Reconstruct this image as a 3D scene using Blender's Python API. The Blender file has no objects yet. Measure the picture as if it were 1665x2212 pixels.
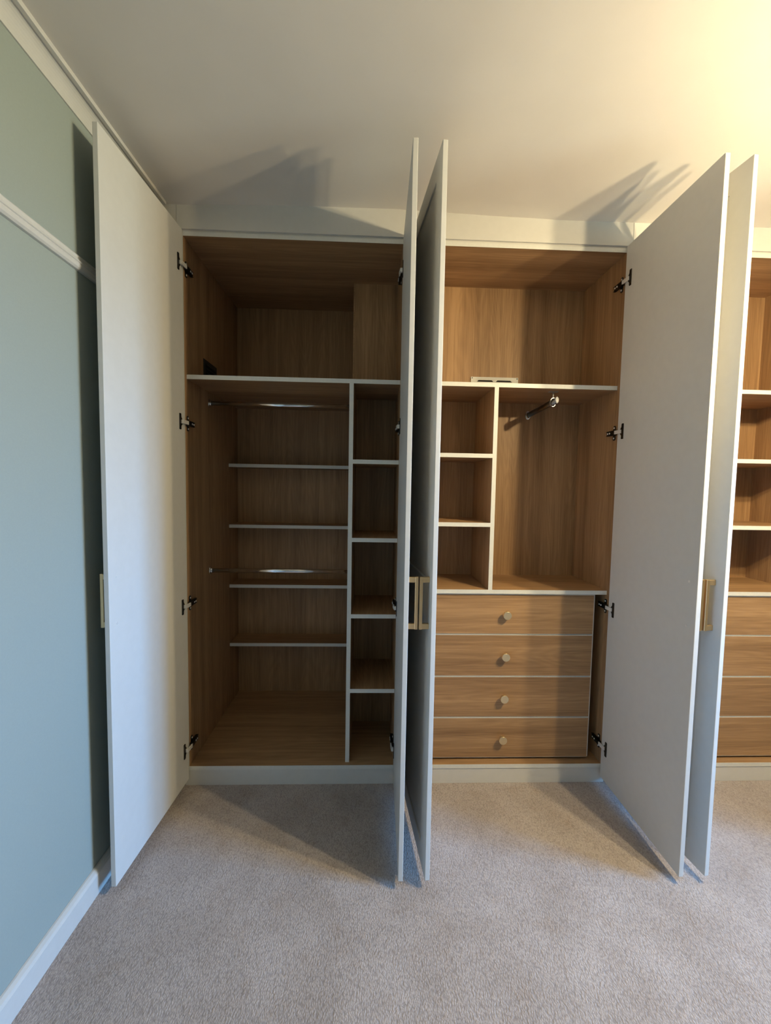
import bpy, bmesh, math, random
from mathutils import Vector, Matrix

random.seed(7)
S = bpy.context.scene
COL = S.collection

# ------------------------------------------------------------------ camera
cam_d = bpy.data.cameras.new('camera')
cam_d.sensor_fit = 'HORIZONTAL'
cam_d.sensor_width = 36.0
cam_d.lens = 36.0 * 864.85 / 1665.0
cam_d.clip_start = 0.02
cam = bpy.data.objects.new('camera', cam_d)
COL.objects.link(cam)
cr = Vector((0.99928821, -0.03349225, 0.01735914))
cu = Vector((-0.01529792, 0.06084728, 0.99802985))
cf = Vector((0.03448252, 0.99758502, -0.06029161))
m = Matrix((cr, cu, -cf)).transposed().to_4x4()
m.translation = (0.95126, -1.68296, 1.30021)
cam.matrix_world = m
S.camera = cam

# ------------------------------------------------------------------ world, light, exposure
SKY = (0.19, 0.48, 1.0)
SKY_STRENGTH = 114.0
BULB = (1.0, 0.80, 0.46)
BULB_STRENGTH = 4200.0
S.view_settings.view_transform = 'Standard'
S.view_settings.look = 'None'
S.view_settings.gamma = 1.0
S.view_settings.use_curve_mapping = False
S.view_settings.exposure = 0.03

w = bpy.data.worlds.new('overcast_sky')
S.world = w
w.use_nodes = True
nt = w.node_tree
for n in list(nt.nodes):
    nt.nodes.remove(n)
out = nt.nodes.new('ShaderNodeOutputWorld')
bg = nt.nodes.new('ShaderNodeBackground')
tc = nt.nodes.new('ShaderNodeTexCoord')
sx = nt.nodes.new('ShaderNodeSeparateXYZ')
rp = nt.nodes.new('ShaderNodeValToRGB')
rp.color_ramp.elements[0].position = 0.46
rp.color_ramp.elements[0].color = (0.20, 0.22, 0.20, 1)
rp.color_ramp.elements[1].position = 0.52
rp.color_ramp.elements[1].color = (*SKY, 1)
mm = nt.nodes.new('ShaderNodeMath'); mm.operation = 'MULTIPLY_ADD'
mm.inputs[1].default_value = 0.5; mm.inputs[2].default_value = 0.5
nt.links.new(tc.outputs['Generated'], sx.inputs[0])
nt.links.new(sx.outputs['Z'], mm.inputs[0])
nt.links.new(mm.outputs[0], rp.inputs[0])
nt.links.new(rp.outputs[0], bg.inputs[0])
bg.inputs[1].default_value = SKY_STRENGTH
nt.links.new(bg.outputs[0], out.inputs[0])

# room extents
XW, XR = 0.0875, 4.47          # left wall, right wall
YB, YF = 0.665, -3.40          # wall behind the wardrobes, wall behind the camera
ZC = 2.405
WY0, WY1, WZ0, WZ1 = -1.85, -0.98, 0.75, 2.10   # window opening in the right wall

pl = bpy.data.lights.new('window_portal', 'AREA')
pl.shape = 'RECTANGLE'
pl.size = WY1 - WY0
pl.size_y = WZ1 - WZ0
pl.cycles.is_portal = True
po = bpy.data.objects.new('window_portal', pl)
COL.objects.link(po)
po.matrix_world = Matrix(((0, 0, 1, XR + 0.12), (1, 0, 0, (WY0 + WY1) / 2), (0, 1, 0, (WZ0 + WZ1) / 2), (0, 0, 0, 1)))


# ------------------------------------------------------------------ materials
def mat_new(name):
    mt = bpy.data.materials.new(name)
    mt.use_nodes = True
    t = mt.node_tree
    b = t.nodes['Principled BSDF']
    return mt, t, b


def N(t, kind, **kw):
    n = t.nodes.new(kind)
    for k, v in kw.items():
        setattr(n, k, v)
    return n


def bump(t, b, src, strength, dist):
    bp = N(t, 'ShaderNodeBump')
    bp.inputs['Strength'].default_value = strength
    bp.inputs['Distance'].default_value = dist
    t.links.new(src, bp.inputs['Height'])
    t.links.new(bp.outputs[0], b.inputs['Normal'])


def paint(name, col, rough=0.5, scale=60.0, var=0.03, bs=0.05, bd=0.001, spec=0.4):
    mt, t, b = mat_new(name)
    tcn = N(t, 'ShaderNodeTexCoord')
    no = N(t, 'ShaderNodeTexNoise')
    no.inputs['Scale'].default_value = scale
    no.inputs['Detail'].default_value = 4
    t.links.new(tcn.outputs['Object'], no.inputs['Vector'])
    r = N(t, 'ShaderNodeValToRGB')
    r.color_ramp.elements[0].color = (*[c * (1 - var) for c in col], 1)
    r.color_ramp.elements[1].color = (*[min(1, c * (1 + var)) for c in col], 1)
    r.color_ramp.elements[0].position = 0.35
    r.color_ramp.elements[1].position = 0.65
    t.links.new(no.outputs['Fac'], r.inputs[0])
    t.links.new(r.outputs[0], b.inputs['Base Color'])
    b.inputs['Roughness'].default_value = rough
    b.inputs['Specular IOR Level'].default_value = spec
    if bs:
        bump(t, b, no.outputs['Fac'], bs, bd)
    return mt


def metal(name, col, rough, metallic=1.0, scale=400.0):
    mt, t, b = mat_new(name)
    tcn = N(t, 'ShaderNodeTexCoord')
    no = N(t, 'ShaderNodeTexNoise')
    no.inputs['Scale'].default_value = scale
    t.links.new(tcn.outputs['Object'], no.inputs['Vector'])
    mr = N(t, 'ShaderNodeMapRange')
    mr.inputs[3].default_value = max(0.02, rough - 0.05)
    mr.inputs[4].default_value = rough + 0.05
    t.links.new(no.outputs['Fac'], mr.inputs[0])
    t.links.new(mr.outputs[0], b.inputs['Roughness'])
    b.inputs['Base Color'].default_value = (*col, 1)
    b.inputs['Metallic'].default_value = metallic
    return mt


def oak(name, axis):
    """Oak-look board; axis = direction of the grain."""
    mt, t, b = mat_new(name)
    tcn = N(t, 'ShaderNodeTexCoord')
    oi = N(t, 'ShaderNodeObjectInfo')
    ml = N(t, 'ShaderNodeMath', operation='MULTIPLY')
    ml.inputs[1].default_value = 37.0
    t.links.new(oi.outputs['Random'], ml.inputs[0])
    cv = N(t, 'ShaderNodeCombineXYZ')
    for k in range(3):
        t.links.new(ml.outputs[0], cv.inputs[k])
    ad = N(t, 'ShaderNodeVectorMath', operation='ADD')
    t.links.new(tcn.outputs['Object'], ad.inputs[0])
    t.links.new(cv.outputs[0], ad.inputs[1])

    def noise(stretch, scale, detail, rough=0.5, dist=0.0):
        mp = N(t, 'ShaderNodeMapping')
        mp.inputs['Scale'].default_value = [stretch if k == axis else 1.0 for k in range(3)]
        t.links.new(ad.outputs[0], mp.inputs['Vector'])
        n = N(t, 'ShaderNodeTexNoise')
        n.inputs['Scale'].default_value = scale
        n.inputs['Detail'].default_value = detail
        n.inputs['Roughness'].default_value = rough
        n.inputs['Distortion'].default_value = dist
        t.links.new(mp.outputs[0], n.inputs['Vector'])
        return n.outputs['Fac']

    def madd(a_, k, c_):
        n = N(t, 'ShaderNodeMath', operation='MULTIPLY_ADD')
        n.inputs[1].default_value = k
        t.links.new(a_, n.inputs[0])
        if isinstance(c_, float):
            n.inputs[2].default_value = c_
        else:
            t.links.new(c_, n.inputs[2])
        return n.outputs[0]

    strips = noise(0.015, 16.0, 2, 0.5)            # broad strips of tone
    flow = noise(0.10, 7.0, 2, 0.45, 0.3)          # flowing cathedral figure
    ph = madd(flow, 150.0, 0.0)
    sn = N(t, 'ShaderNodeMath', operation='SINE')
    t.links.new(ph, sn.inputs[0])
    fine = noise(0.022, 190.0, 5, 0.72)            # fine dark pores
    mid = noise(0.035, 55.0, 3, 0.6)
    v = madd(strips, 0.50, 0.125)
    v = madd(sn.outputs[0], 0.030, v)
    v = madd(mid, 0.36, v)
    v = madd(fine, 0.56, v)
    r = N(t, 'ShaderNodeValToRGB')
    r.color_ramp.elements[0].position = 0.58
    r.color_ramp.elements[0].color = (0.200, 0.110, 0.052, 1)
    r.color_ramp.elements[1].position = 1.0
    r.color_ramp.elements[1].color = (0.430, 0.262, 0.132, 1)
    e = r.color_ramp.elements.new(0.82)
    e.color = (0.322, 0.188, 0.091, 1)
    t.links.new(v, r.inputs[0])
    t.links.new(r.outputs[0], b.inputs['Base Color'])
    b.inputs['Roughness'].default_value = 0.48
    b.inputs['Specular IOR Level'].default_value = 0.35
    bump(t, b, fine, 0.08, 0.0006)
    return mt


M = {}
M['oak_x'] = oak('oak_board_grain_across', 0)
M['oak_y'] = oak('oak_board_grain_deep', 1)
M['oak_z'] = oak('oak_board_grain_upright', 2)
M['edge'] = paint('pale_grey_edging', (0.66, 0.66, 0.62), 0.5, 90, 0.02, 0.0)
M['door'] = paint('pale_grey_satin_paint', (0.61, 0.60, 0.57), 0.42, 35, 0.012, 0.02, 0.0006, 0.45)
M['white'] = paint('white_gloss_paint', (0.58, 0.565, 0.53), 0.35, 50, 0.015, 0.03, 0.0006, 0.5)
M['ceil'] = paint('matt_ceiling_paint', (0.69, 0.65, 0.60), 0.85, 7, 0.012, 0.12, 0.006, 0.2)
M['wall'] = paint('duck_egg_wall_paint', (0.305, 0.345, 0.315), 0.8, 240, 0.012, 0.06, 0.0008, 0.2)
M['wall2'] = paint('bounce_cutting_wall_paint', (0.20, 0.23, 0.20), 0.8, 240, 0.012, 0.06, 0.0008, 0.2)  # unseen wall only: invented darker tone to cut bounce light into the wardrobes
M['brass'] = metal('brushed_brass', (0.74, 0.54, 0.30), 0.42)
M['knob'] = metal('satin_brass', (0.78, 0.64, 0.40), 0.45)
M['chrome'] = metal('polished_chrome', (0.72, 0.73, 0.75), 0.12)
M['silver'] = metal('nickel_hinge_arm', (0.78, 0.76, 0.72), 0.40, 0.35)
M['bracket'] = metal('satin_nickel', (0.50, 0.48, 0.44), 0.38, 0.8)
M['dark'] = metal('black_nickel', (0.06, 0.055, 0.05), 0.35)
M['black'] = paint('black_plastic', (0.012, 0.012, 0.012), 0.4, 50, 0.02, 0.0)
M['rail2'] = metal('chrome_bar_painted_reflection', (0.16, 0.15, 0.14), 0.3)  # chrome with the dark interior's reflection put into its colour
M['capwhite'] = paint('pale_plastic_cap', (0.34, 0.34, 0.34), 0.3, 50, 0.01, 0.0)
M['slot_shade'] = paint('painted_slot_shade', (0.02, 0.017, 0.014), 0.9, 50, 0.01, 0.0)  # near-black colour standing in for the shade behind the vent slots


def carpet():
    mt, t, b = mat_new('beige_twist_carpet')
    tcn = N(t, 'ShaderNodeTexCoord')
    wn = N(t, 'ShaderNodeTexNoise')
    wn.inputs['Scale'].default_value = 26.0
    wn.inputs['Detail'].default_value = 2
    t.links.new(tcn.outputs['Object'], wn.inputs['Vector'])
    mx = N(t, 'ShaderNodeVectorMath', operation='MULTIPLY_ADD')
    mx.inputs[1].default_value = (0.012, 0.012, 0.0)
    t.links.new(wn.outputs['Color'], mx.inputs[0])
    t.links.new(tcn.outputs['Object'], mx.inputs[2])
    mp = N(t, 'ShaderNodeMapping')
    mp.inputs['Rotation'].default_value = (0, 0, math.radians(12))
    mp.inputs['Scale'].default_value = (1.0, 0.55, 1.0)
    t.links.new(mx.outputs[0], mp.inputs['Vector'])
    tuft = N(t, 'ShaderNodeTexVoronoi')
    tuft.inputs['Scale'].default_value = 270.0
    t.links.new(mp.outputs[0], tuft.inputs['Vector'])
    fib = N(t, 'ShaderNodeTexNoise')
    fib.inputs['Scale'].default_value = 520.0
    fib.inputs['Detail'].default_value = 3
    t.links.new(mp.outputs[0], fib.inputs['Vector'])
    blot = N(t, 'ShaderNodeTexNoise')
    blot.inputs['Scale'].default_value = 5.5
    blot.inputs['Detail'].default_value = 5
    blot.inputs['Roughness'].default_value = 0.62
    t.links.new(tcn.outputs['Object'], blot.inputs['Vector'])
    r1 = N(t, 'ShaderNodeValToRGB')
    r1.color_ramp.elements[0].position = 0.30
    r1.color_ramp.elements[0].color = (0.385, 0.325, 0.290, 1)
    r1.color_ramp.elements[1].position = 0.66
    r1.color_ramp.elements[1].color = (0.480, 0.420, 0.390, 1)
    t.links.new(blot.outputs['Fac'], r1.inputs[0])
    patch = N(t, 'ShaderNodeTexNoise')
    patch.inputs['Scale'].default_value = 13.0
    patch.inputs['Detail'].default_value = 4
    patch.inputs['Roughness'].default_value = 0.6
    t.links.new(tcn.outputs['Object'], patch.inputs['Vector'])
    pr = N(t, 'ShaderNodeMapRange')
    pr.inputs[1].default_value = 0.56
    pr.inputs[2].default_value = 0.74
    pr.inputs[3].default_value = 0.0
    pr.inputs[4].default_value = 0.45
    t.links.new(patch.outputs['Fac'], pr.inputs[0])
    wm = N(t, 'ShaderNodeMix', data_type='RGBA')
    wm.inputs['B'].default_value = (0.360, 0.275, 0.215, 1)
    t.links.new(pr.outputs[0], wm.inputs['Factor'])
    t.links.new(r1.outputs[0], wm.inputs['A'])
    r2 = N(t, 'ShaderNodeMapRange')
    r2.inputs[1].default_value = 0.0
    r2.inputs[2].default_value = 0.9
    r2.inputs[3].default_value = 1.12
    r2.inputs[4].default_value = 0.66
    t.links.new(tuft.outputs['Distance'], r2.inputs[0])
    r3 = N(t, 'ShaderNodeMapRange')
    r3.inputs[3].default_value = 0.80
    r3.inputs[4].default_value = 1.20
    t.links.new(fib.outputs['Fac'], r3.inputs[0])
    m1 = N(t, 'ShaderNodeMath', operation='MULTIPLY')
    t.links.new(r2.outputs[0], m1.inputs[0])
    t.links.new(r3.outputs[0], m1.inputs[1])
    m2 = N(t, 'ShaderNodeVectorMath', operation='SCALE')
    t.links.new(wm.outputs['Result'], m2.inputs[0])
    t.links.new(m1.outputs[0], m2.inputs['Scale'])
    t.links.new(m2.outputs[0], b.inputs['Base Color'])
    b.inputs['Roughness'].default_value = 0.95
    b.inputs['Specular IOR Level'].default_value = 0.1
    b.inputs['Sheen Weight'].default_value = 0.15
    hs = N(t, 'ShaderNodeMath', operation='MULTIPLY_ADD')
    hs.inputs[1].default_value = -0.9
    t.links.new(tuft.outputs['Distance'], hs.inputs[0])
    t.links.new(fib.outputs['Fac'], hs.inputs[2])
    bump(t, b, hs.outputs[0], 0.55, 0.004)
    return mt


M['carpet'] = carpet()


def pane_mat():
    mt, t, b = mat_new('clear_window_glass')
    o = t.nodes['Material Output']
    tr = N(t, 'ShaderNodeBsdfTransparent')
    tr.inputs[0].default_value = (0.94, 0.97, 0.96, 1)
    gl = N(t, 'ShaderNodeBsdfGlossy')
    gl.inputs['Roughness'].default_value = 0.02
    fr = N(t, 'ShaderNodeFresnel')
    mixn = N(t, 'ShaderNodeMixShader')
    t.links.new(fr.outputs[0], mixn.inputs[0])
    t.links.new(tr.outputs[0], mixn.inputs[1])
    t.links.new(gl.outputs[0], mixn.inputs[2])
    t.links.new(mixn.outputs[0], o.inputs[0])
    return mt


M['glass'] = pane_mat()


def bulb_mat():
    mt, t, b = mat_new('glowing_bulb')
    b.inputs['Base Color'].default_value = (0.9, 0.88, 0.8, 1)
    b.inputs['Emission Color'].default_value = (*BULB, 1)
    b.inputs['Emission Strength'].default_value = BULB_STRENGTH
    return mt


M['bulb'] = bulb_mat()


# ------------------------------------------------------------------ helpers
def link(o, parent=None):
    COL.objects.link(o)
    if parent is not None:
        o.parent = parent
    return o


def wloc(o):
    v = Vector((0, 0, 0))
    while o is not None:
        v = v + Vector(o.location)
        o = o.parent
    return v


def from_bm(name, bm, mats, parent=None, origin=None, bevel=0.0, smooth=False, segs=2):
    """bm in world coordinates; the object's origin is set at origin."""
    if origin is None:
        lo = Vector((1e9,) * 3); hi = Vector((-1e9,) * 3)
        for v in bm.verts:
            for k in range(3):
                lo[k] = min(lo[k], v.co[k]); hi[k] = max(hi[k], v.co[k])
        origin = (lo + hi) / 2
    origin = Vector(origin)
    bmesh.ops.translate(bm, verts=bm.verts, vec=-origin)
    bmesh.ops.recalc_face_normals(bm, faces=bm.faces)
    me = bpy.data.meshes.new(name)
    bm.to_mesh(me)
    bm.free()
    if not isinstance(mats, (list, tuple)):
        mats = [mats]
    for x in mats:
        me.materials.append(x)
    if smooth:
        for p in me.polygons:
            p.use_smooth = True
    o = bpy.data.objects.new(name, me)
    link(o, parent)
    o.location = origin - (wloc(parent) if parent is not None else Vector((0, 0, 0)))
    if bevel:
        bv = o.modifiers.new('bevel', 'BEVEL')
        bv.width = bevel
        bv.segments = segs
        bv.limit_method = 'ANGLE'
        bv.angle_limit = math.radians(40)
    return o


def add_box(bm, x0, x1, y0, y1, z0, z1, mi=0):
    vs = [bm.verts.new((x, y, z)) for x in (x0, x1) for y in (y0, y1) for z in (z0, z1)]
    fs = [(0, 1, 3, 2), (4, 6, 7, 5), (0, 4, 5, 1), (2, 3, 7, 6), (0, 2, 6, 4), (1, 5, 7, 3)]
    out_f = []
    for f in fs:
        q = bm.faces.new([vs[i] for i in f])
        q.material_index = mi
        out_f.append(q)
    return out_f


def box(name, x0, x1, y0, y1, z0, z1, mats, parent=None, bevel=0.0, origin=None):
    bm = bmesh.new()
    add_box(bm, x0, x1, y0, y1, z0, z1)
    return from_bm(name, bm, mats, parent, origin, bevel)


def prism(bm, pts, axis, a0, a1, mi=0):
    """Polygon pts in the plane normal to axis, extruded from a0 to a1."""
    def P(p, a):
        if axis == 0: return (a, p[0], p[1])
        if axis == 1: return (p[0], a, p[1])
        return (p[0], p[1], a)
    v0 = [bm.verts.new(P(p, a0)) for p in pts]
    v1 = [bm.verts.new(P(p, a1)) for p in pts]
    n = len(pts)
    fs = [bm.faces.new(v0), bm.faces.new(v1[::-1])]
    for i in range(n):
        fs.append(bm.faces.new((v0[i], v1[i], v1[(i + 1) % n], v0[(i + 1) % n])))
    for f in fs:
        f.material_index = mi
    return fs


def tube(bm, p0, p1, rx, rz=None, n=20, up=Vector((0, 0, 1)), mi=0, caps=True):
    """Oval tube from p0 to p1; rz along up, rx across."""
    p0 = Vector(p0); p1 = Vector(p1)
    if rz is None: rz = rx
    d = (p1 - p0).normalized()
    if abs(d.dot(up)) > 0.95:
        up = Vector((1, 0, 0))
    s = d.cross(up).normalized()
    t = s.cross(d).normalized()
    rings = []
    for p in (p0, p1):
        rings.append([bm.verts.new(p + s * (rx * math.cos(2 * math.pi * i / n)) + t * (rz * math.sin(2 * math.pi * i / n))) for i in range(n)])
    for i in range(n):
        f = bm.faces.new((rings[0][i], rings[0][(i + 1) % n], rings[1][(i + 1) % n], rings[1][i]))
        f.smooth = True
        f.material_index = mi
    if caps:
        for r_ in rings:
            f = bm.faces.new(r_)
            f.material_index = mi


def lathe(bm, prof, centre, axis, n=32, mi=0):
    """prof: list of (radius, along-axis); axis unit Vector."""
    axis = Vector(axis).normalized()
    a = Vector((1, 0, 0)) if abs(axis.x) < 0.9 else Vector((0, 1, 0))
    s = axis.cross(a).normalized(); t = axis.cross(s).normalized()
    centre = Vector(centre)
    rings = []
    for r, h in prof:
        if r < 1e-6:
            rings.append([bm.verts.new(centre + axis * h)])
        else:
            rings.append([bm.verts.new(centre + axis * h + s * (r * math.cos(2 * math.pi * i / n)) + t * (r * math.sin(2 * math.pi * i / n))) for i in range(n)])
    for a_, b_ in zip(rings, rings[1:]):
        for i in range(n):
            j = (i + 1) % n
            if len(a_) == 1 and len(b_) > 1: f = bm.faces.new((a_[0], b_[i], b_[j]))
            elif len(b_) == 1 and len(a_) > 1: f = bm.faces.new((a_[i], b_[0], a_[j]))
            else: f = bm.faces.new((a_[i], b_[i], b_[j], a_[j]))
            f.material_index = mi
            f.smooth = len(a_) > 1 and len(b_) > 1


def struct(o):
    o['kind'] = 'structure'
    return o


def thing(name, label, cat, loc, group=None):
    o = bpy.data.objects.new(name, None)
    o.empty_display_size = 0.1
    link(o)
    o.location = loc
    o['label'] = label
    o['category'] = cat
    if group:
        o['group'] = group
    return o


# ------------------------------------------------------------------ the room
box_floor = struct(box('floor', XW - 0.1, XR + 0.1, YF - 0.1, YB + 0.1, -0.10, 0.0, M['carpet'], origin=(0, 0, 0)))

# ceiling: an old, slightly uneven plaster ceiling
bm = bmesh.new()
NX, NY = 48, 36
wave = [(0.0, -0.002), (0.16, -0.002), (0.40, 0.006), (0.65, 0.012), (1.06, 0.015), (1.23, 0.009), (1.50, 0.002), (1.75, -0.002), (2.01, 0.0), (2.6, 0.001), (5, 0.0)]


def warp(x):
    for (a, u), (b_, v) in zip(wave, wave[1:]):
        if a <= x <= b_:
            k = (x - a) / (b_ - a)
            k = k * k * (3 - 2 * k)
            return u + (v - u) * k
    return 0.0


grid = []
for i in range(NX + 1):
    row = []
    x = XW - 0.1 + (XR - XW + 0.2) * (i / NX) ** 1.0
    for j in range(NY + 1):
        y = YF - 0.1 + (YB - YF + 0.2) * j / NY
        k = max(0.0, min(1.0, 1.0 + y / 0.55))
        row.append(bm.verts.new((x, y, ZC + warp(x) * k)))
    grid.append(row)
for i in range(NX):
    for j in range(NY):
        bm.faces.new((grid[i][j], grid[i][j + 1], grid[i + 1][j + 1], grid[i + 1][j]))
top = [[bm.verts.new((v.co.x, v.co.y, ZC + 0.12)) for v in (grid[i][0], grid[i][NY])] for i in (0, NX)]
bm.faces.new((top[0][0], top[1][0], top[1][1], top[0][1]))
struct(from_bm('ceiling', bm, M['ceil'], None, (0, 0, ZC), smooth=True))

struct(box('wall_left', XW - 0.12, XW, YF - 0.1, YB + 0.1, 0.0, ZC + 0.02, M['wall']))
struct(box('wall_back', XW, XR, YB, YB + 0.1, 0.0, ZC + 0.02, M['wall']))
struct(box('wall_front', XW, XR, YF - 0.1, YF, 0.0, ZC + 0.02, M['wall2']))
bm = bmesh.new()
for y0, y1, z0, z1 in ((YF, WY0, 0, ZC + 0.02), (WY1, YB, 0, ZC + 0.02), (WY0, WY1, 0, WZ0), (WY0, WY1, WZ1, ZC + 0.02)):
    add_box(bm, XR, XR + 0.2, y0, y1, z0, z1)
struct(from_bm('wall_right', bm, M['wall']))

# skirting board, picture rail, coving on the left wall
bm = bmesh.new()
prism(bm, [(XW, 0.0), (XW + 0.018, 0.0), (XW + 0.018, 0.066), (XW + 0.014, 0.074), (XW + 0.006, 0.079), (XW, 0.080)], 1, YF, -0.004)
struct(from_bm('baseboard_left', bm, M['white'], bevel=0.0012))
bm = bmesh.new()
prism(bm, [(XW, 1.912), (XW + 0.008, 1.913), (XW + 0.013, 1.918), (XW + 0.015, 1.926), (XW + 0.013, 1.930), (XW + 0.0165, 1.932), (XW + 0.0165, 1.935),
           (XW + 0.010, 1.938), (XW + 0.008, 1.944), (XW + 0.0095, 1.951), (XW + 0.005, 1.956), (XW, 1.957)], 1, YF, -0.004)
struct(from_bm('trim_1', bm, M['white'], bevel=0.0008))
bm = bmesh.new()
cove = [(XW, ZC + 0.02), (XW, 2.347), (XW + 0.004, 2.347), (XW + 0.004, 2.351)]
for k in range(9):
    a = math.radians(90 * k / 8)
    cove.append((XW + 0.004 + 0.026 * (1 - math.cos(a)), 2.351 + 0.043 * math.sin(a)))
cove += [(XW + 0.030, 2.3915), (XW + 0.041, 2.3915), (XW + 0.041, ZC + 0.02)]
prism(bm, cove, 1, YF, -0.016)
struct(from_bm('trim_2', bm, M['white'], bevel=0.0006))

# window in the right wall (outside the photograph, the source of the daylight)
win = bpy.data.objects.new('window_1', None)
link(win)
win.location = (XR + 0.1, (WY0 + WY1) / 2, WZ0)
struct(win)
yc = (WY0 + WY1) / 2
for nm, a in (('window_frame', (WY0, WY1, WZ0, WZ0 + 0.06)), ('window_frame', (WY0, WY1, WZ1 - 0.06, WZ1)), ('window_frame', (WY0, WY0 + 0.06, WZ0 + 0.06, WZ1 - 0.06)),
              ('window_frame', (WY1 - 0.06, WY1, WZ0 + 0.06, WZ1 - 0.06)), ('mullion', (yc - 0.03, yc + 0.03, WZ0 + 0.06, WZ1 - 0.06))):
    box(nm, XR + 0.06, XR + 0.11, *a, M['white'], win, 0.003)
for a in ((WY0 + 0.06, yc - 0.03), (yc + 0.03, WY1 - 0.06)):
    box('pane', XR + 0.082, XR + 0.086, a[0], a[1], WZ0 + 0.06, WZ1 - 0.06, M['glass'], win)
box('window_sill', XR - 0.06, XR + 0.06, WY0 - 0.03, WY1 + 0.03, WZ0 - 0.03, WZ0, M['white'], win, 0.004)

# ------------------------------------------------------------------ wardrobe parts
ZP, ZT = 0.0876, 2.288         # carcass floor and underside of its top
T = 0.0175                     # board thickness
DB = 0.330                     # back panel in front of the chimney breast
D1 = 0.642                     # back panel of the deep alcove
SY = 0.020                     # set-back of shelf fronts
ZD0, ZD1 = 0.0362, 2.308       # door bottom and top
DW, DT = 0.466, 0.0153         # door width and thickness
HINGE_Z = (2.168, 1.551, 0.797, 0.181)


def board(name, x0, x1, y0, y1, z0, z1, mat, parent, trim=True, trim_mat=None):
    """Oak board with pale edging on its front edge."""
    e = 0.0012
    o = box(name, x0, x1, y0 + e if trim else y0, y1, z0, z1, mat, parent)
    if trim:
        box('edge_trim', x0, x1, y0, y0 + e, z0, z1, trim_mat or M['edge'], o)
    return o


def door(parent, H, F, outward):
    """Shaker door standing open. H = hinge end of the inner face, F = free end of the inner face (plan), outward = +1/-1 side of the outer face in x."""
    H = Vector((H[0], H[1], 0)); F = Vector((F[0], F[1], 0))
    du = (F - H).normalized()
    wd = (F - H).length
    dn = Vector((-du.y, du.x, 0))
    if dn.x * outward < 0:
        dn = -dn
    us = [0.0, 0.070, wd - 0.070, wd]
    zs = [ZD0, 0.106, 0.878, 1.005, 2.238, ZD1]
    rec = 0.005
    P = lambda u, t, z: H + du * u + dn * t + Vector((0, 0, z))
    bm = bmesh.new()
    def grid_v(t):
        return [[bm.verts.new(P(u, t, z)) for z in zs] for u in us]
    back = grid_v(0.0)
    front = grid_v(DT)
    nu, nz = len(us) - 1, len(zs) - 1
    for i in range(nu):
        for j in range(nz):
            bm.faces.new((back[i][j], back[i + 1][j], back[i + 1][j + 1], back[i][j + 1]))
            if i == 1 and j in (1, 3):
                c = [front[i][j], front[i + 1][j], front[i + 1][j + 1], front[i][j + 1]]
                uu = [us[i] + 0.002, us[i + 1] - 0.002]; zz = [zs[j] + 0.002, zs[j + 1] - 0.002]
                r_ = [bm.verts.new(P(a, DT - rec, b_)) for a, b_ in ((uu[0], zz[0]), (uu[1], zz[0]), (uu[1], zz[1]), (uu[0], zz[1]))]
                bm.faces.new(r_)
                for k in range(4):
                    bm.faces.new((c[k], c[(k + 1) % 4], r_[(k + 1) % 4], r_[k]))
            else:
                bm.faces.new((front[i][j], front[i][j + 1], front[i + 1][j + 1], front[i + 1][j]))
    for i in range(nu):
        for j in (0, nz):
            bm.faces.new((back[i][j], front[i][j], front[i + 1][j], back[i + 1][j]))
    for j in range(nz):
        for i in (0, nu):
            bm.faces.new((back[i][j], back[i][j + 1], front[i][j + 1], front[i][j]))
    d = from_bm('door', bm, M['door'], parent, H + Vector((0, 0, ZD0)), bevel=0.0013)
    # bar handle on the outer face
    uh, z0, z1 = wd - 0.034, 0.8535, 1.0225
    bm = bmesh.new()
    def fbox(u0, u1, t0, t1, a, b_):
        vs = [bm.verts.new(P(u, t, z)) for u in (u0, u1) for t in (t0, t1) for z in (a, b_)]
        for f in ((0, 1, 3, 2), (4, 6, 7, 5), (0, 4, 5, 1), (2, 3, 7, 6), (0, 2, 6, 4), (1, 5, 7, 3)):
            bm.faces.new([vs[i] for i in f])
    bt0, bt1 = DT + 0.0215, DT + 0.0320
    fbox(uh - 0.006, uh + 0.006, bt0, bt1, z0, z1)
    fbox(uh - 0.0055, uh + 0.0055, DT - 0.0005, bt0 + 0.002, z0 + 0.001, z0 + 0.0185)
    fbox(uh - 0.0055, uh + 0.0055, DT - 0.0005, bt0 + 0.002, z1 - 0.0185, z1 - 0.001)
    hd = from_bm('handle', bm, M['brass'], d, bevel=0.0016)
    hd['label'] = 'brushed brass bar handle'
    # fixing screws seen on the inner face
    for z in (z0 + 0.0145, z1 - 0.008):
        bm = bmesh.new()
        c = P(uh, 0.0, z)
        lathe(bm, [(0.0042, -0.0004), (0.0042, 0.0004), (0.0032, 0.0009), (0.0022, 0.0003), (0.0, 0.0001)], c, -dn, 18)
        from_bm('screw', bm, M['silver'], d)
    return d, P, wd


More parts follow.
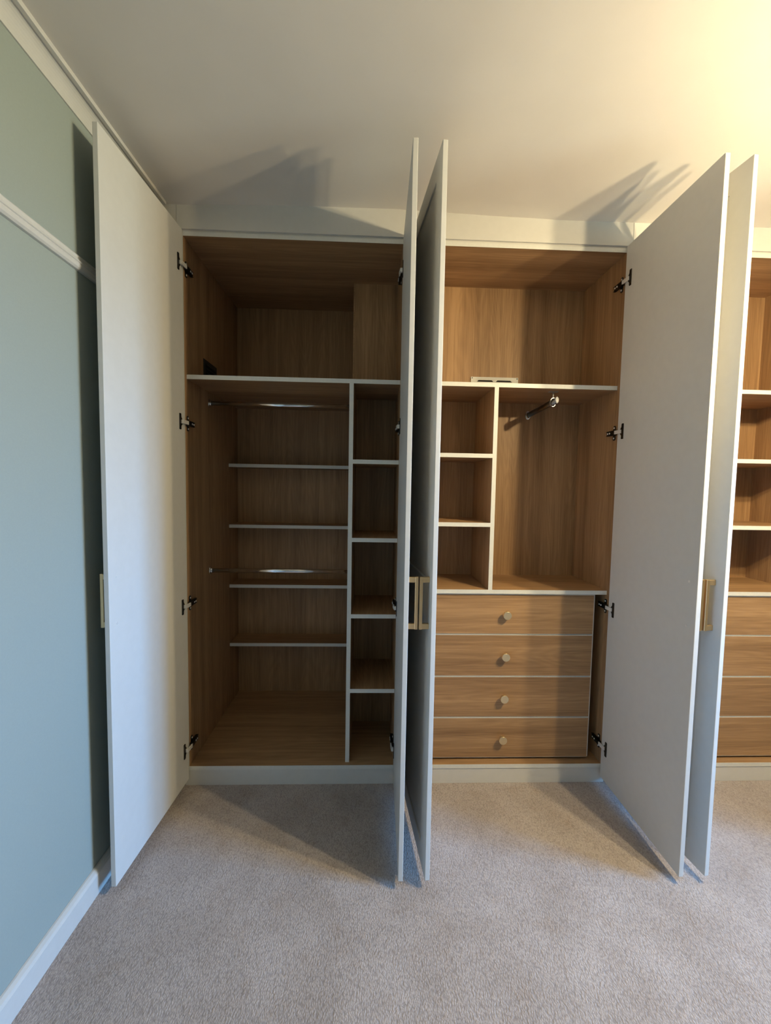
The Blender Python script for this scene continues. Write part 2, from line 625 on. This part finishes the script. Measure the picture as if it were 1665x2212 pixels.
def hinge(parent, P, xs, sgn, z):
    """Concealed hinge; xs = inner face of the side panel, sgn = +1 when the cabinet lies at +x of it."""
    X = lambda d: xs + sgn * d
    bm = bmesh.new()
    # cross-shaped mounting plate on the side panel
    pts = [(0.014, z - 0.027), (0.018, z - 0.031), (0.025, z - 0.031), (0.029, z - 0.027), (0.029, z - 0.012), (0.036, z - 0.0085), (0.066, z - 0.0085), (0.070, z - 0.005),
           (0.070, z + 0.005), (0.066, z + 0.0085), (0.036, z + 0.0085), (0.029, z + 0.012), (0.029, z + 0.027), (0.025, z + 0.031), (0.018, z + 0.031), (0.014, z + 0.027)]
    prism(bm, pts, 0, X(0.0), X(0.0035))
    # channel of the hinge body
    a0, a1 = sorted((X(0.0035), X(0.013)))
    add_box(bm, a0, a1, -0.001, 0.064, z - 0.0105, z - 0.0075)
    add_box(bm, a0, a1, -0.001, 0.064, z + 0.0075, z + 0.0105)
    a0, a1 = sorted((X(0.0105), X(0.014)))
    add_box(bm, a0, a1, -0.001, 0.058, z - 0.0075, z + 0.0075)
    h = from_bm('hinge', bm, M['dark'], parent, bevel=0.0006)
    h['label'] = 'dark metal concealed hinge with bright arm'
    # adjusting screws
    for yy, zz in ((0.0215, z + 0.022), (0.0215, z - 0.022), (0.050, z), (0.036, z)):
        bm = bmesh.new()
        dep = 0.0035 if abs(zz - z) > 0.01 else 0.014
        lathe(bm, [(0.0038, 0.0), (0.0036, 0.0012), (0.0018, 0.0014), (0.0, 0.0006)], (X(dep), yy, zz), (sgn, 0, 0), 14)
        from_bm('screw', bm, M['silver'], h)
    # bright arm bridging to the door
    bm = bmesh.new()
    q = [P(0.026, -0.0025, 0), P(0.012, -0.010, 0)]
    yc0 = q[0].y
    pts = [(X(0.0025), yc0 - 0.004), (X(0.012), yc0 - 0.004), (X(0.0150), -0.010), (X(0.0150), 0.003), (X(0.0100), 0.003), (X(0.0100), -0.008), (X(0.0085), yc0 + 0.006), (X(0.0025), yc0 + 0.006)]
    prism(bm, pts, 2, z - 0.0075, z + 0.0075)
    from_bm('hinge_arm', bm, M['silver'], h, bevel=0.0008)
    # cup flange on the inner face of the door
    bm = bmesh.new()
    out2 = [(0.0415, -0.031), (0.0415, 0.031), (0.0385, 0.032), (0.0315, 0.032), (0.0295, 0.030), (0.0295, 0.019), (0.021, 0.008), (0.021, -0.008), (0.0295, -0.019), (0.0295, -0.030), (0.0315, -0.032), (0.0385, -0.032)]
    v0 = [bm.verts.new(P(u, 0.0003, z + zz)) for u, zz in out2]
    v1 = [bm.verts.new(P(u, -0.0028, z + zz)) for u, zz in out2]
    bm.faces.new(v0); bm.faces.new(v1[::-1])
    for i in range(len(out2)):
        k = (i + 1) % len(out2)
        bm.faces.new((v0[i], v0[k], v1[k], v1[i]))
    from_bm('hinge_cup', bm, M['dark'], h, bevel=0.0005)
    return h


def carcass(name, label, x0, x1, deep=False):
    """x0, x1 = inner faces of the side panels."""
    t = thing(name, label, 'wardrobe', (x0 - 0.018, 0.0, 0.0), 'fitted wardrobe units in a row')
    yd = D1 if deep else DB
    board('side_panel', x0 - 0.018, x0, 0.0, yd, ZP - T, ZT + 0.0165, M['oak_z'], t)
    board('side_panel', x1, x1 + 0.018, 0.0, DB, ZP - T, ZT + 0.0165, M['oak_z'], t)
    if not deep:
        board('top_panel', x0, x1, 0.0, yd, ZT, ZT + 0.0165, M['oak_x'], t)
        board('bottom_panel', x0, x1, 0.0, yd, ZP - T, ZP, M['oak_x'], t)
        box('back_panel', x0, x1, yd, yd + 0.012, ZP - T, ZT + 0.0165, M['oak_z'], t)
    box('plinth', x0 - 0.018, x1 + 0.018, 0.003, 0.021, 0.0, ZP - T, M['door'], t, 0.0008)
    return t


def lshape(name, pts, z0, z1, mat, parent, y0):
    """Board of L-shaped plan with front edging."""
    bm = bmesh.new()
    prism(bm, pts, 2, z0, z1)
    o = from_bm(name, bm, mat, parent)
    xs = [p[0] for p in pts]
    box('edge_trim', min(xs), max(xs), y0, y0 + 0.0012, z0, z1, M['edge'], o)
    return o


def oval_rail(parent, p0, p1, rx=0.0075, rz=0.0105, socket=True, mat=None):
    bm = bmesh.new()
    tube(bm, p0, p1, rx, rz, 24)
    r_ = from_bm('hanging_rail', bm, mat or M['chrome'], parent, smooth=False)
    r_['label'] = 'oval metal hanging rail'
    if socket:
        for p, s in ((p0, 1), (p1, -1)):
            bm = bmesh.new()
            d = (Vector(p1) - Vector(p0)).normalized() * s
            tube(bm, Vector(p), Vector(p) + d * 0.003, 0.013, 0.020, 24)
            tube(bm, Vector(p), Vector(p) + d * 0.012, 0.0095, 0.0125, 24)
            from_bm('rail_socket', bm, M['chrome'], r_)
    return r_


def drawers(parent, x0, x1, xk):
    zz = [(0.6658, 0.8440), (0.4760, 0.6625), (0.2880, 0.4725), (0.1000, 0.2845)]
    for z0, z1 in zz:
        e1, e2 = 0.0008, 0.0025
        dr = box('drawer', x0 + e1, x1 - e1, 0.030, 0.047, z0 + e1, z1 - e2, M['oak_x'], parent)
        for q in ((x0, x1, z1 - e2, z1), (x0, x1, z0, z0 + e1), (x0, x0 + e1, z0 + e1, z1 - e2), (x1 - e1, x1, z0 + e1, z1 - e2)):
            box('edge_trim', q[0], q[1], 0.0296, 0.047, q[2], q[3], M['edge'], dr)
        box('drawer_box', x0 + 0.02, x1 - 0.02, 0.0475, 0.310, z0 + 0.015, z1 - 0.03, M['oak_x'], dr)
        bm = bmesh.new()
        c = (xk, 0.030, (z0 + z1) / 2)
        lathe(bm, [(0.0, 0.0), (0.0085, 0.0), (0.0075, 0.003), (0.0065, 0.010), (0.009, 0.015), (0.0165, 0.0175), (0.0176, 0.0185), (0.0176, 0.0268), (0.0170, 0.0275), (0.0, 0.0275)], c, (0, -1, 0), 40)
        kn = from_bm('knob', bm, M['knob'], dr)
        kn['label'] = 'round satin brass knob'
    # panels that carry the runners
    for a in (x0 - 0.016, x1 + 0.001):
        board('runner_panel', a, a + 0.015, 0.052, 0.320, ZP, 0.8470, M['oak_z'], parent)


def fascia(parent, x0, x1):
    box('batten', x0 + 0.001, x1 - 0.001, 0.004, 0.014, ZT + 0.0165, 2.3300, M['door'], parent)
    return box('fascia_panel', x0 + 0.0006, x1 - 0.0006, -0.0045, 0.004, 2.3125, ZC + 0.022, M['door'], parent, 0.0006)


# ------------------------------------------------------------------ wardrobe 1: hanging space, deep alcove
A0, A1 = 0.183, 1.0625
W1 = carcass('fitted_wardrobe', 'open fitted wardrobe with two hanging rails and narrow shelves, beside the duck-egg wall', A0, A1, True)
plan = [(A0, 0.0012), (A1, 0.0012), (A1, DB), (0.852, DB), (0.852, D1), (A0, D1)]
lshape('top_panel', plan, ZT, ZT + 0.0165, M['oak_x'], W1, 0.0)
lshape('bottom_panel', plan, ZP - T, ZP, M['oak_x'], W1, 0.0)
box('back_panel', A0, 0.852, D1, D1 + 0.012, ZP - T, ZT + 0.020, M['oak_z'], W1)
box('boxing_panel', 0.8545, A1, DB, DB + 0.015, ZP, ZT, M['oak_z'], W1)
board('boxing_return', 0.8475, 0.8545, DB, D1, 1.7510, ZT, M['oak_z'], W1, True, M['oak_x'])
lshape('shelf', [(A0, SY + 0.0012), (A1, SY + 0.0012), (A1, DB), (0.8475, DB), (0.8475, D1), (A0, D1)], 1.7330, 1.7505, M['oak_x'], W1, SY)
board('divider', 0.851, 0.8685, SY, D1, ZP, 1.7330, M['oak_z'], W1)
for z in (1.4150, 1.0880, 0.7600, 0.4335):
    board('shelf', A0, 0.851, 0.498, D1, z - T, z, M['oak_x'], W1)
for z in (1.4173, 1.0842, 0.7524, 0.4200):
    board('shelf', 0.8685, A1, SY, DB, z - T, z, M['oak_y'], W1)
oval_rail(W1, (A0, 0.245, 1.6815), (0.851, 0.245, 1.6815))
oval_rail(W1, (A0, 0.240, 0.8915), (0.851, 0.240, 0.8915))
# black louvred vent low on the side panel, above the long shelf
bm = bmesh.new()
add_box(bm, A0, A0 + 0.003, 0.185, 0.335, 1.7700, 1.8680)
vent = from_bm('vent_grille', bm, M['black'], W1, bevel=0.0008)
vent['label'] = 'black louvred vent grille'
for k in range(4):
    bm = bmesh.new()
    z = 1.790 + k * 0.017
    prism(bm, [(A0 + 0.003, z + 0.009), (A0 + 0.009, z), (A0 + 0.009, z + 0.0015), (A0 + 0.003, z + 0.0105)], 1, 0.205, 0.315)
    from_bm('louvre', bm, M['black'], vent)
fascia(W1, 0.161, 1.0845)
box('filler_panel', XW, 0.1605, -0.004, 0.014, 0.0, ZC + 0.0, M['door'], W1, 0.0006)
for H, F, o_, xs, sg in (((0.1840, -0.0065), (0.1687, -0.4738), -1, A0, 1), ((1.0625, -0.0065), (1.0540, -0.4716), 1, A1, -1)):
    d, P, wd = door(W1, H, F, o_)
    for z in HINGE_Z:
        hinge(W1, P, xs, sg, z)

# ------------------------------------------------------------------ wardrobe 2: cubbyholes, short hanging space, drawers
B0, B1 = 1.107, 1.990
W2 = carcass('fitted_wardrobe', 'open fitted wardrobe between the others, with pull-out rail, cubbyholes and four drawers', B0, B1)
board('shelf', B0, B1, SY, DB, 1.7330, 1.7505, M['oak_x'], W2)
board('shelf', B0, B1, SY, DB, 0.8475, 0.8650, M['oak_x'], W2)
board('divider', 1.4630, 1.4805, SY, DB, 0.8650, 1.7330, M['oak_z'], W2)
for z in (1.4527, 1.1570):
    board('shelf', B0, 1.4630, SY, DB, z - T, z, M['oak_x'], W2)
drawers(W2, 1.152, 1.9410, 1.5475)
# white ventilation plate on the back panel
vx0, vx1, vz0, vz1 = 1.4335, 1.6705, 1.7690, 1.8580
bm = bmesh.new()
yv0, yv1 = DB - 0.0045, DB - 0.0005
slots = []
cxm = (vx0 + vx1) / 2
for zc_ in (1.8390, 1.8135, 1.7880):
    for s in (-1, 1):
        a = cxm + s * 0.0470
        slots.append((a - 0.0400, a + 0.0400, zc_ - 0.0042, zc_ + 0.0042))
zs_ = sorted({vz0, vz1} | {s[2] for s in slots} | {s[3] for s in slots})
xs_ = sorted({vx0, vx1} | {s[0] for s in slots} | {s[1] for s in slots})
for i in range(len(xs_) - 1):
    for j in range(len(zs_) - 1):
        mx_, mz_ = (xs_[i] + xs_[i + 1]) / 2, (zs_[j] + zs_[j + 1]) / 2
        if any(s[0] < mx_ < s[1] and s[2] < mz_ < s[3] for s in slots):
            # slot corners are clipped at the top
            continue
        add_box(bm, xs_[i], xs_[i + 1], yv0, yv1, zs_[j], zs_[j + 1])
bmesh.ops.remove_doubles(bm, verts=bm.verts, dist=1e-5)
for s in slots:
    for sg in (-1, 1):
        xe = s[0] if sg < 0 else s[1]
        prism(bm, [(xe, s[3]), (xe - sg * 0.007, s[3]), (xe, s[2] + 0.001)], 1, yv0, yv1)
vent2 = from_bm('vent_plate', bm, M['edge'], W2)
vent2['label'] = 'small white metal vent plate with slots'
box('slot_shade_sheet', vx0 + 0.02, vx1 - 0.02, DB - 0.0006, DB - 0.0002, vz0 + 0.01, vz1 - 0.01, M['slot_shade'], vent2)  # thin dark sheet added to paint the shade seen through the slots
for a in (vx0 + 0.006, vx1 - 0.006):
    for z in (vz0 + 0.006, vz1 - 0.0055):
        bm = bmesh.new()
        lathe(bm, [(0.0030, 0.0), (0.0028, 0.001), (0.0, 0.0006)], (a, yv0, z), (0, -1, 0), 14)
        from_bm('screw', bm, M['dark'], vent2)
# front-to-back rail hung from the shelf
zr = 1.6850
r2 = oval_rail(W2, (1.7390, 0.042, zr + 0.004), (1.7270, DB, zr - 0.010), 0.0075, 0.0135, False, M['rail2'])
bm = bmesh.new()
tube(bm, (1.7270, DB, zr - 0.010), (1.7270, DB - 0.004, zr - 0.010), 0.013, 0.021, 24)
tube(bm, (1.7270, DB, zr - 0.010), (1.7271, DB - 0.014, zr - 0.0095), 0.0098, 0.0160, 24)
from_bm('rail_socket', bm, M['chrome'], r2)
bm = bmesh.new()
tube(bm, (1.7395, 0.036, zr + 0.0045), (1.7393, 0.043, zr + 0.004), 0.0082, 0.0145, 24)
from_bm('end_cap', bm, M['capwhite'], r2, bevel=0.002)
bm = bmesh.new()
add_box(bm, 1.7180, 1.7580, 0.066, 0.082, 1.7305, 1.7330)
tube(bm, (1.7380, 0.074, 1.7310), (1.7380, 0.074, zr + 0.017), 0.0032, 0.0032, 14)
# stirrup that carries the bar, open at one side
ring_o, ring_i = [], []
for k in range(19):
    a = math.radians(62 + (360 - 92) * k / 18)
    ring_o.append((1.7380 + 0.0135 * math.cos(a), zr + 0.002 + 0.0200 * math.sin(a)))
    ring_i.append((1.7380 + 0.0110 * math.cos(a), zr + 0.002 + 0.0172 * math.sin(a)))
for k in range(18):
    prism(bm, [ring_o[k], ring_o[k + 1], ring_i[k + 1], ring_i[k]], 1, 0.071, 0.077)
from_bm('rail_bracket', bm, M['bracket'], r2)
fascia(W2, 1.0845, 2.0107)
for H, F, o_, xs, sg in (((1.1070, 0.0), (1.1560, -0.4690), -1, B0, 1), ((1.9845, -0.0065), (1.9807, -0.4715), 1, B1, -1)):
    d, P, wd = door(W2, H, F, o_)
    for z in HINGE_Z:
        hinge(W2, P, xs, sg, z)

# ------------------------------------------------------------------ wardrobe 3: full-width shelves above drawers
C0, C1 = 2.034, 2.915
W3 = carcass('fitted_wardrobe', 'rightmost open fitted wardrobe with full-width shelves above drawers, cut off by the frame', C0, C1)
for z in (1.7495, 1.4522, 1.1605, 0.8650):
    board('shelf', C0, C1, SY, DB, z - T, z, M['oak_x'], W3)
drawers(W3, 2.079, 2.8680, 2.4735)
fascia(W3, 2.0107, 2.9400)
for H, F, o_, xs, sg in (((2.0335, 0.0), (2.0843, -0.4690), -1, C0, 1), ((2.9150, -0.0065), (2.9060, -0.4715), 1, C1, -1)):
    d, P, wd = door(W3, H, F, o_)
    for z in HINGE_Z:
        hinge(W3, P, xs, sg, z)

# ------------------------------------------------------------------ ceiling light (outside the photograph): two bulbs on arms
L = thing('ceiling_light', 'brass ceiling light with two glowing bulbs hanging from short arms', 'ceiling light', (2.28, -1.06, ZC))
bm = bmesh.new()
lathe(bm, [(0.0, 0.0), (0.055, 0.0), (0.052, -0.018), (0.012, -0.028), (0.0, -0.028)], (2.28, -1.06, ZC), (0, 0, 1), 32)
from_bm('ceiling_rose', bm, M['brass'], L)
bm = bmesh.new()
tube(bm, (2.28, -1.06, ZC - 0.02), (2.28, -1.06, 2.095), 0.008, 0.008, 16)
from_bm('stem', bm, M['brass'], L)
for bx, by, bz in ((2.330, -0.995, 2.003), (2.230, -1.135, 1.990)):
    bm = bmesh.new()
    tube(bm, (2.28, -1.06, 2.105), (bx, by, 2.105), 0.006, 0.006, 12)
    tube(bm, (bx, by, 2.111), (bx, by, bz + 0.065), 0.011, 0.011, 16)
    lathe(bm, [(0.0, 0.046), (0.012, 0.046), (0.014, 0.030), (0.017, 0.008), (0.0195, 0.001), (0.0, 0.001)], (bx, by, bz + 0.013), (0, 0, 1), 24)
    arm = from_bm('arm', bm, M['brass'], L)
    bm = bmesh.new()
    prof = [(0.0, 0.0), (0.020, 0.0)] + [(0.020 * math.cos(math.radians(a)), -0.028 * math.sin(math.radians(a))) for a in (15, 30, 45, 60, 75)] + [(0.0, -0.028)]
    lathe(bm, prof, (bx, by, bz + 0.013), (0, 0, 1), 24)
    from_bm('bulb', bm, M['bulb'], arm)
